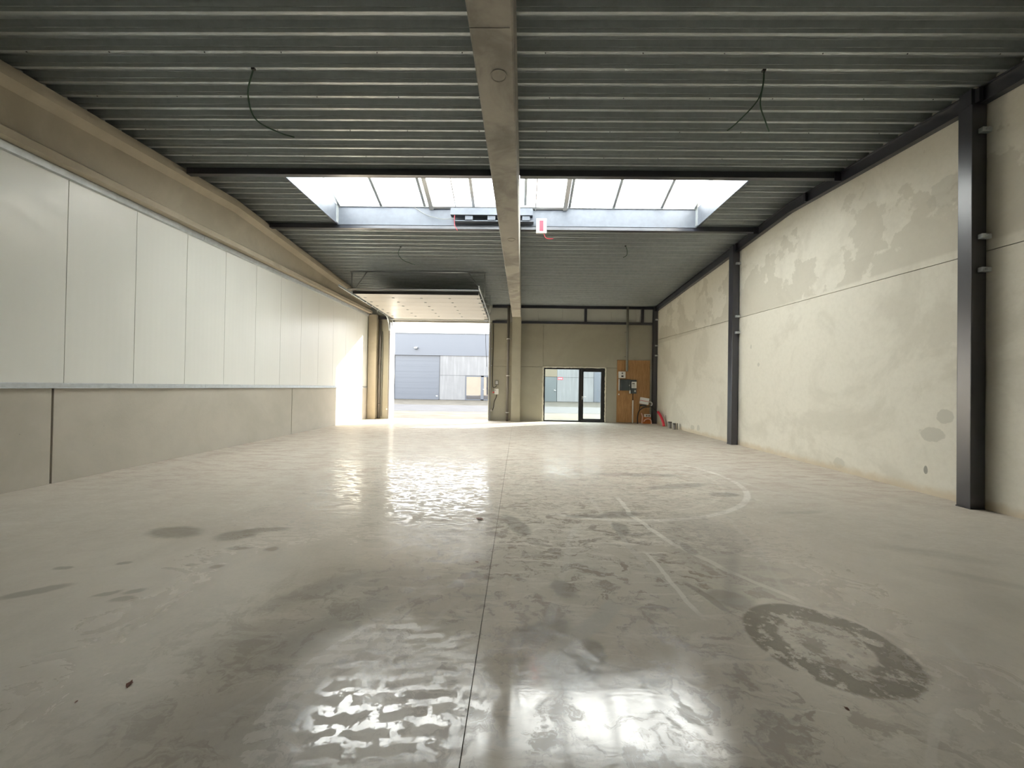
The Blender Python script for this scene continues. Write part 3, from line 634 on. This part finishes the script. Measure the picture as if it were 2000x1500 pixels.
# ---------------------------------------------------------------- glazed door
dr = struct(empty('door_1'))
def frame(name, x0, x1, z0, z1, l, r, b, t, mat='black', y0=16.0, y1=16.09, par=dr):
    bm = bmesh.new(); bx(bm, x0, x0+l, y0, y1, z0, z1); bx(bm, x1-r, x1, y0, y1, z0, z1); bx(bm, x0+l, x1-r, y0, y1, z0, z0+b); bx(bm, x0+l, x1-r, y0, y1, z1-t, z1); return obj(name, bm, mat, par)
frame('door_frame', 1.045, 3.55, 0.0, 2.215, .055, .06, .06, .065, y0=15.99, y1=16.10)
box('mullion', 2.49, 2.585, 15.99, 16.10, .06, 2.15, 'black', dr)
box('pane', 1.10, 2.49, 16.04, 16.055, .06, 2.15, 'glass', dr)
lf = frame('door_leaf', 2.588, 3.488, .065, 2.147, .085, .095, .075, .085, y0=15.98, y1=16.06)
box('pane', 2.673, 3.393, 16.015, 16.03, .14, 2.062, 'glass', lf)
hd = rod('door_handle', [(2.63, 15.98, 1.03), (2.63, 15.93, 1.03), (2.77, 15.93, 1.03)], .011, 'alu', lf); box('lock_plate', 2.615, 2.645, 15.972, 15.98, .92, 1.06, 'alu', lf)
tr4 = struct(empty('trim_4'))
bm = bmesh.new()
import itertools
def bead(bmm, p0, p1, n=40):
    P0, P1 = Vector(p0), Vector(p1); pts = [P0.lerp(P1, i/n)+Vector((random.uniform(-.008, .008), random.uniform(-.004, .004), random.uniform(-.006, .006))) for i in range(n+1)]
    tube(bmm, pts, [.032+random.uniform(-.006, .008) for _ in pts], 8)
bead(bm, (1.02, 16.0, 0), (1.02, 16.0, 2.24)); bead(bm, (1.02, 16.0, 2.24), (3.57, 16.0, 2.24)); bead(bm, (3.575, 16.0, 2.24), (3.575, 16.0, 0)); obj('foam_bead', bm, 'foam', tr4)

# ---------------------------------------------------------------- meter corner
bd = thing('meter_board', 'tall brown plywood meter board on the far wall', 'board')
for x0, x1 in ((4.035, 4.42), (4.424, 5.37)): box('plywood_sheet', x0, x1, 15.955, 15.998, .02, 2.56, 'wood', bd, .002)
mt = thing('meter_cabinet', 'square white box with small display, highest on the plywood board', 'meter box')
box('cabinet_body', 4.08, 4.35, 15.86, 15.954, 1.82, 2.09, 'white', mt, .008); box('display', 4.18, 4.265, 15.852, 15.86, 1.87, 1.93, 'black', mt); box('rating_plate', 4.19, 4.25, 15.856, 15.86, 1.98, 2.05, 'greytube', mt)
fb = thing('fuse_box', 'dark grey fuse box left of the electricity meter', 'fuse box')
box('box_body', 4.155, 4.52, 15.82, 15.954, 1.32, 1.77, 'greybox', fb, .01); box('box_lid', 4.18, 4.48, 15.806, 15.82, 1.37, 1.73, 'greybox', fb, .006); box('latch', 4.485, 4.515, 15.808, 15.82, 1.5, 1.56, 'alu', fb)
em = thing('electricity_meter', 'electricity meter with pale face and dark terminal cover on plywood', 'meter')
box('meter_body', 4.575, 4.80, 15.84, 15.954, 1.20, 1.76, 'greybox', em, .01); box('meter_face', 4.59, 4.79, 15.825, 15.84, 1.42, 1.68, 'white', em, .006); box('display', 4.615, 4.715, 15.819, 15.825, 1.58, 1.63, 'greytube', em)
for z in (1.47, 1.51, 1.55): box('marking', 4.615, 4.74, 15.822, 15.825, z, z+.012, 'greytube', em)
box('terminal_cover', 4.60, 4.78, 15.825, 15.84, 1.21, 1.38, 'greybox', em, .005); box('seal_label', 4.70, 4.76, 15.817, 15.825, 1.27, 1.34, 'alu', em); box('side_tag', 4.53, 4.57, 15.88, 15.954, 1.20, 1.33, 'white', em)
tag(rod('white_conduit', [(4.11, 15.92, 1.31), (4.11, 15.92, 1.79)], .025, 'white', None, 10), 'short white conduit left of the dark fuse box', 'pipe')
tag(rod('grey_conduit', [(4.545, 15.90, 1.34), (4.545, 15.90, 1.77)], .014, 'galv', None, 8), 'thin grey conduit between fuse box and electricity meter', 'pipe')
wc = thing('white_conduit', 'long white conduit rising from the floor below the electricity meter', 'pipe')
rod('conduit_body', [(4.67, 15.90, 0), (4.67, 15.90, .93)], .026, 'white', wc, 10); rod('feed_cable', [(4.665, 15.90, .93), (4.665, 15.89, 1.20)], .017, 'rubber', wc, 8)
tag(box('wall_socket', 4.09, 4.13, 15.93, 15.954, 1.13, 1.19, 'white', None, .004), 'tiny white clip on the plywood board under the short conduit', 'fixture')
jb = thing('junction_box', 'tilted white junction box hanging on cables before the plywood', 'junction box')
bm = bmesh.new(); bx(bm, -.175, .175, -.05, .05, .008, .13); a = obj('box_half', bm, 'white', jb, .008); bm = bmesh.new(); bx(bm, -.175, .175, -.05, .05, -.13, -.008); b = obj('box_half', bm, 'white', jb, .008)
bm = bmesh.new(); bx(bm, -.16, .16, -.04, .04, -.0085, .0085); c = obj('clamp_strip', bm, 'red', jb)
jb.location = (5.10, 15.80, .91); jb.rotation_euler = (0, math.radians(9), 0)
bk = box('box_bracket', 4.95, 5.2, 15.84, 15.954, .70, .76, 'greybox', None); tag(bk, 'dark bracket under the tilted white junction box', 'fixture')
tag(rod('black_hose', curve([(4.80, 15.66, 0), (4.80, 15.68, .25), (4.87, 15.72, .5), (5.05, 15.75, .64), (5.25, 15.72, .68), (5.38, 15.7, .69), (5.42, 15.6, .62), (5.44, 15.5, .56), (5.47, 15.35, .50)], 8), .022, 'rubber', None, 10), 'thick black hose arching from the floor in front of the meter board', 'hose')
tag(rod('black_cable', curve([(5.0, 15.80, .74), (4.93, 15.78, .70), (4.91, 15.80, .60), (4.93, 15.82, .52)]), .014, 'rubber'), 'thin black cable dropping from the junction box', 'cable')
tag(rod('white_hook_cable', curve([(5.28, 15.80, .87), (5.37, 15.76, .86), (5.40, 15.76, .78), (5.36, 15.78, .70)]), .017, 'white'), 'white cable loop at the right end of the junction box', 'cable')
tag(rod('pink_hose', curve([(4.99, 15.72, 0), (5.0, 15.72, .16), (5.01, 15.72, .30), (4.97, 15.73, .42)]), .022, 'pink', None, 8), 'short upright pink hose near the foot of the plywood', 'hose')
tag(rod('pink_hose', curve([(5.05, 15.68, .09), (5.12, 15.68, .17), (5.23, 15.68, .20), (5.33, 15.67, .15), (5.35, 15.66, .04), (5.35, 15.66, 0)]), .020, 'pink', None, 8), 'pink hose arching in front of the orange crate', 'hose')
oc = thing('orange_crate', 'orange box standing in the corner against the plywood board', 'box')
bm = bmesh.new(); bx(bm, 5.08, 5.37, 15.76, 15.95, 0, .012); bx(bm, 5.08, 5.37, 15.76, 15.775, .012, .26); bx(bm, 5.08, 5.37, 15.935, 15.95, .012, .26); bx(bm, 5.08, 5.095, 15.775, 15.935, .012, .26); bx(bm, 5.355, 5.37, 15.775, 15.935, .012, .26); obj('crate_body', bm, 'orange', oc)
wj = thing('white_socket_box', 'small white box on top of the orange box', 'box')
box('box_body', 5.13, 5.35, 15.765, 15.90, .262, .375, 'white', wj, .008); box('cap', 5.16, 5.22, 15.757, 15.765, .29, .35, 'greytube', wj); box('cap', 5.26, 5.32, 15.757, 15.765, .29, .35, 'greytube', wj)
rd = thing('red_duct', 'curved red duct rising from the floor beside the corner column', 'pipe')
rod('duct_body', curve([(5.50, 14.72, 0), (5.50, 14.80, .14), (5.50, 14.95, .28), (5.50, 15.13, .40), (5.49, 15.33, .50)]), .05, 'red', rd, 12)
tag(rod('grey_rod', [(5.585, 14.75, 0), (5.585, 14.78, .42)], .010, 'greytube'), 'thin grey rod against the right wall behind the red duct', 'rod')
def stub(x, y, r, h, label):
    t = thing('pipe_stub', label, 'pipe', None); bm = bmesh.new(); n = 16
    rings = [[bm.verts.new((x+rr*math.cos(2*math.pi*k/n), y+rr*math.sin(2*math.pi*k/n), z)) for k in range(n)] for rr, z in ((r, 0), (r, h), (r*.85, h), (r*.85, .01))]
    for a, b in zip(rings, rings[1:]):
        for k in range(n): f = bm.faces.new((a[k], a[(k+1) % n], b[(k+1) % n], b[k])); f.smooth = True
    bm.faces.new(rings[-1]); obj('stub_body', bm, 'stone', t)
    bm = bmesh.new(); tube(bm, [(x, y, h*.86), (x, y, h*.97)], r*1.08, n); obj('collar', bm, 'greypipe', t)
stub(5.44, 14.0, .065, .24, 'left grey pipe stub standing on the floor by the right wall'); stub(5.44, 13.62, .055, .22, 'grey pipe stub on the floor, nearer the camera of the wide pair'); stub(5.535, 13.60, .02, .22, 'thin grey pipe stub tight against the right wall')

# ---------------------------------------------------------------- dry leaves on the floor
def leaf(x, y, s, rot, label):
    bm = bmesh.new(); pts = [(0, -1), (.45, -.4), (.55, .2), (.2, .7), (0, 1.1), (-.25, .6), (-.6, .1), (-.4, -.5)]
    c = bm.verts.new((0, 0, .12*s)); lo = bm.verts.new((0, 0, .08*s)); vs = [bm.verts.new((a*s, b*s, random.uniform(.0, .35)*s)) for a, b in pts]
    for i in range(8): bm.faces.new((c, vs[i], vs[(i+1) % 8])); bm.faces.new((lo, vs[(i+1) % 8], vs[i]))
    o = obj('dry_leaf', bm, 'leaf'); o.location = (x, y, .001); o.rotation_euler = (0, 0, rot); tag(o, label, 'leaf')
M['leaf'] = plain('brown_leaf', (.16, .06, .03), .7, 0, .4, 40)
leaf(-.376, 4.04, .05, .9, 'dry brown leaf on the floor near the middle joint'); leaf(-1.732, 1.741, .022, .4, 'rust brown leaf on the near left floor'); leaf(1.446, 1.721, .012, .4, 'tiny dry leaf below the dark ring stain')
leaf(-.30, 3.05, .014, 1.4, 'tiny dark leaf scrap left of the middle joint'); leaf(-1.86, 1.64, .008, .2, 'tiny brown crumb left of the rust brown leaf')

# ---------------------------------------------------------------- outside
def gnd(name, y0, y1, mat, z=-.02):
    bm = bmesh.new(); bx(bm, -60, 60, y0, y1, -.4, z); o = obj(name, bm, mat); return struct(o)
gnd('ground', 16.36, 21.6, 'sand'); gnd('road', 21.6, 29.0, 'asphalt', -.015); gnd('verge', 29.0, 60, 'sand')
fbld = thing('warehouse', 'slate blue and pale concrete warehouse across the road', 'building')
FY = 40.0
box('cladding_band', -22, 26, FY, FY+12, 4.62, 6.80, 'bluev', fbld); box('band_flashing', -22, 26, FY-.06, FY, 4.55, 4.64, 'bluev', fbld); box('roof_coping', -22, 26, FY-.05, FY+.4, 6.80, 6.86, 'greydoor', fbld)
box('wall_core', -22, 26, FY+.4, FY+12, 0, 4.62, 'greydoor', fbld)
def sec(x0, x1, z1=4.55):
    d = box('garage_door', x0, x1, FY+.13, FY+.2, 0, z1, 'blueh', fbld)
    nz = 8
    for i in range(nz): box('door_section', x0+.02, x1-.02, FY+.10, FY+.129, i*z1/nz+.003, (i+1)*z1/nz-.003, 'blueh', d)
    return d
sec(-12.8, -8.14); sec(7.75, 12.4)
def fp(x0, x1, z0, z1, m='farconc'): box('concrete_panel', x0, x1, FY, FY+.3, z0, z1, m, fbld, .01)
fp(-8.10, -3.3, 2.53, 4.55); fp(-8.10, -5.46, 0, 2.51); fp(-3.3, 2.7, 2.53, 4.55); fp(-2.2, 2.7, 0, 2.51); fp(2.7, 3.99, 2.55, 4.55, 'beigewall'); fp(4.0, 7.72, 0, 2.48); fp(4.0, 7.72, 2.50, 4.55); fp(-22, -12.85, 0, 4.55); fp(12.45, 26, 0, 4.55)
box('grey_door', 2.72, 3.97, FY+.05, FY+.12, 0, 2.54, 'greydoor', fbld)['label'] = 'plain grey door'
bm = bmesh.new(); tube(bm, [(3.85, FY+.05, 1.12), (3.85, FY-.04, 1.12), (3.68, FY-.04, 1.18)], .035, 6); obj('door_handle', bm, 'alu', fbld)
bm = bmesh.new(); bx(bm, -5.44, -5.34, FY+.02, FY+.14, 0, 2.50); bx(bm, -3.85, -3.55, FY+.02, FY+.14, 0, 2.50); bx(bm, -2.32, -2.2, FY+.02, FY+.14, 0, 2.50); bx(bm, -5.34, -2.3, FY+.02, FY+.14, 2.40, 2.50); bx(bm, -5.34, -2.3, FY+.02, FY+.14, 0, .08); gd = obj('glass_door', bm, 'blueh', fbld)
box('pane', -5.34, -3.85, FY+.07, FY+.10, .08, 2.40, 'farglass', gd); box('pane', -3.55, -2.32, FY+.07, FY+.10, .08, 2.40, 'farglass', gd); box('handle', -3.62, -3.45, FY-.03, FY+.02, 1.10, 1.15, 'alu', gd)
fl_ = box('flood_light', -10.75, -10.4, FY-.28, FY-.05, 5.20, 5.36, 'greydoor', fbld, .02); box('lamp_lens', -10.72, -10.43, FY-.25, FY-.1, 5.362, 5.38, 'floodwhite', fl_); box('lamp_face', -10.72, -10.43, FY-.29, FY-.281, 5.25, 5.35, 'floodwhite', fl_)
bm = bmesh.new(); bx(bm, 4.06, 4.56, FY-.02, FY, 2.25, 2.48); sg2 = obj('wall_sign', bm, 'redmark', fbld); sg2['label'] = 'small red sign plate with pale marks'
for i, wd in enumerate((.05, .06, .04, .06)): box('sign_mark', 4.12+i*.10, 4.12+i*.10+wd, FY-.026, FY-.0205, 2.32, 2.41, 'white', sg2)
box('house_number', -8.46, -8.31, FY+.075, FY+.099, .34, .42, 'white', fbld)
# outer face of this hall (seen mirrored in the far glass door)
of = struct(empty('facade'))
box('facade_panel', -20, GX0, YB+.352, YB+.40, 0, 5.6, 'ourfacade', of); box('facade_panel', GX1, DX0-.05, YB+.352, YB+.40, 0, 5.6, 'ourfacade', of); box('facade_panel', DX1+.05, 20, YB+.352, YB+.40, 0, 5.6, 'ourfacade', of); box('facade_panel', GX0, GX1, YB+.352, YB+.40, 4.06, 5.6, 'ourfacade', of); box('facade_panel', DX0-.05, DX1+.05, YB+.352, YB+.40, 2.3, 5.6, 'ourfacade', of)
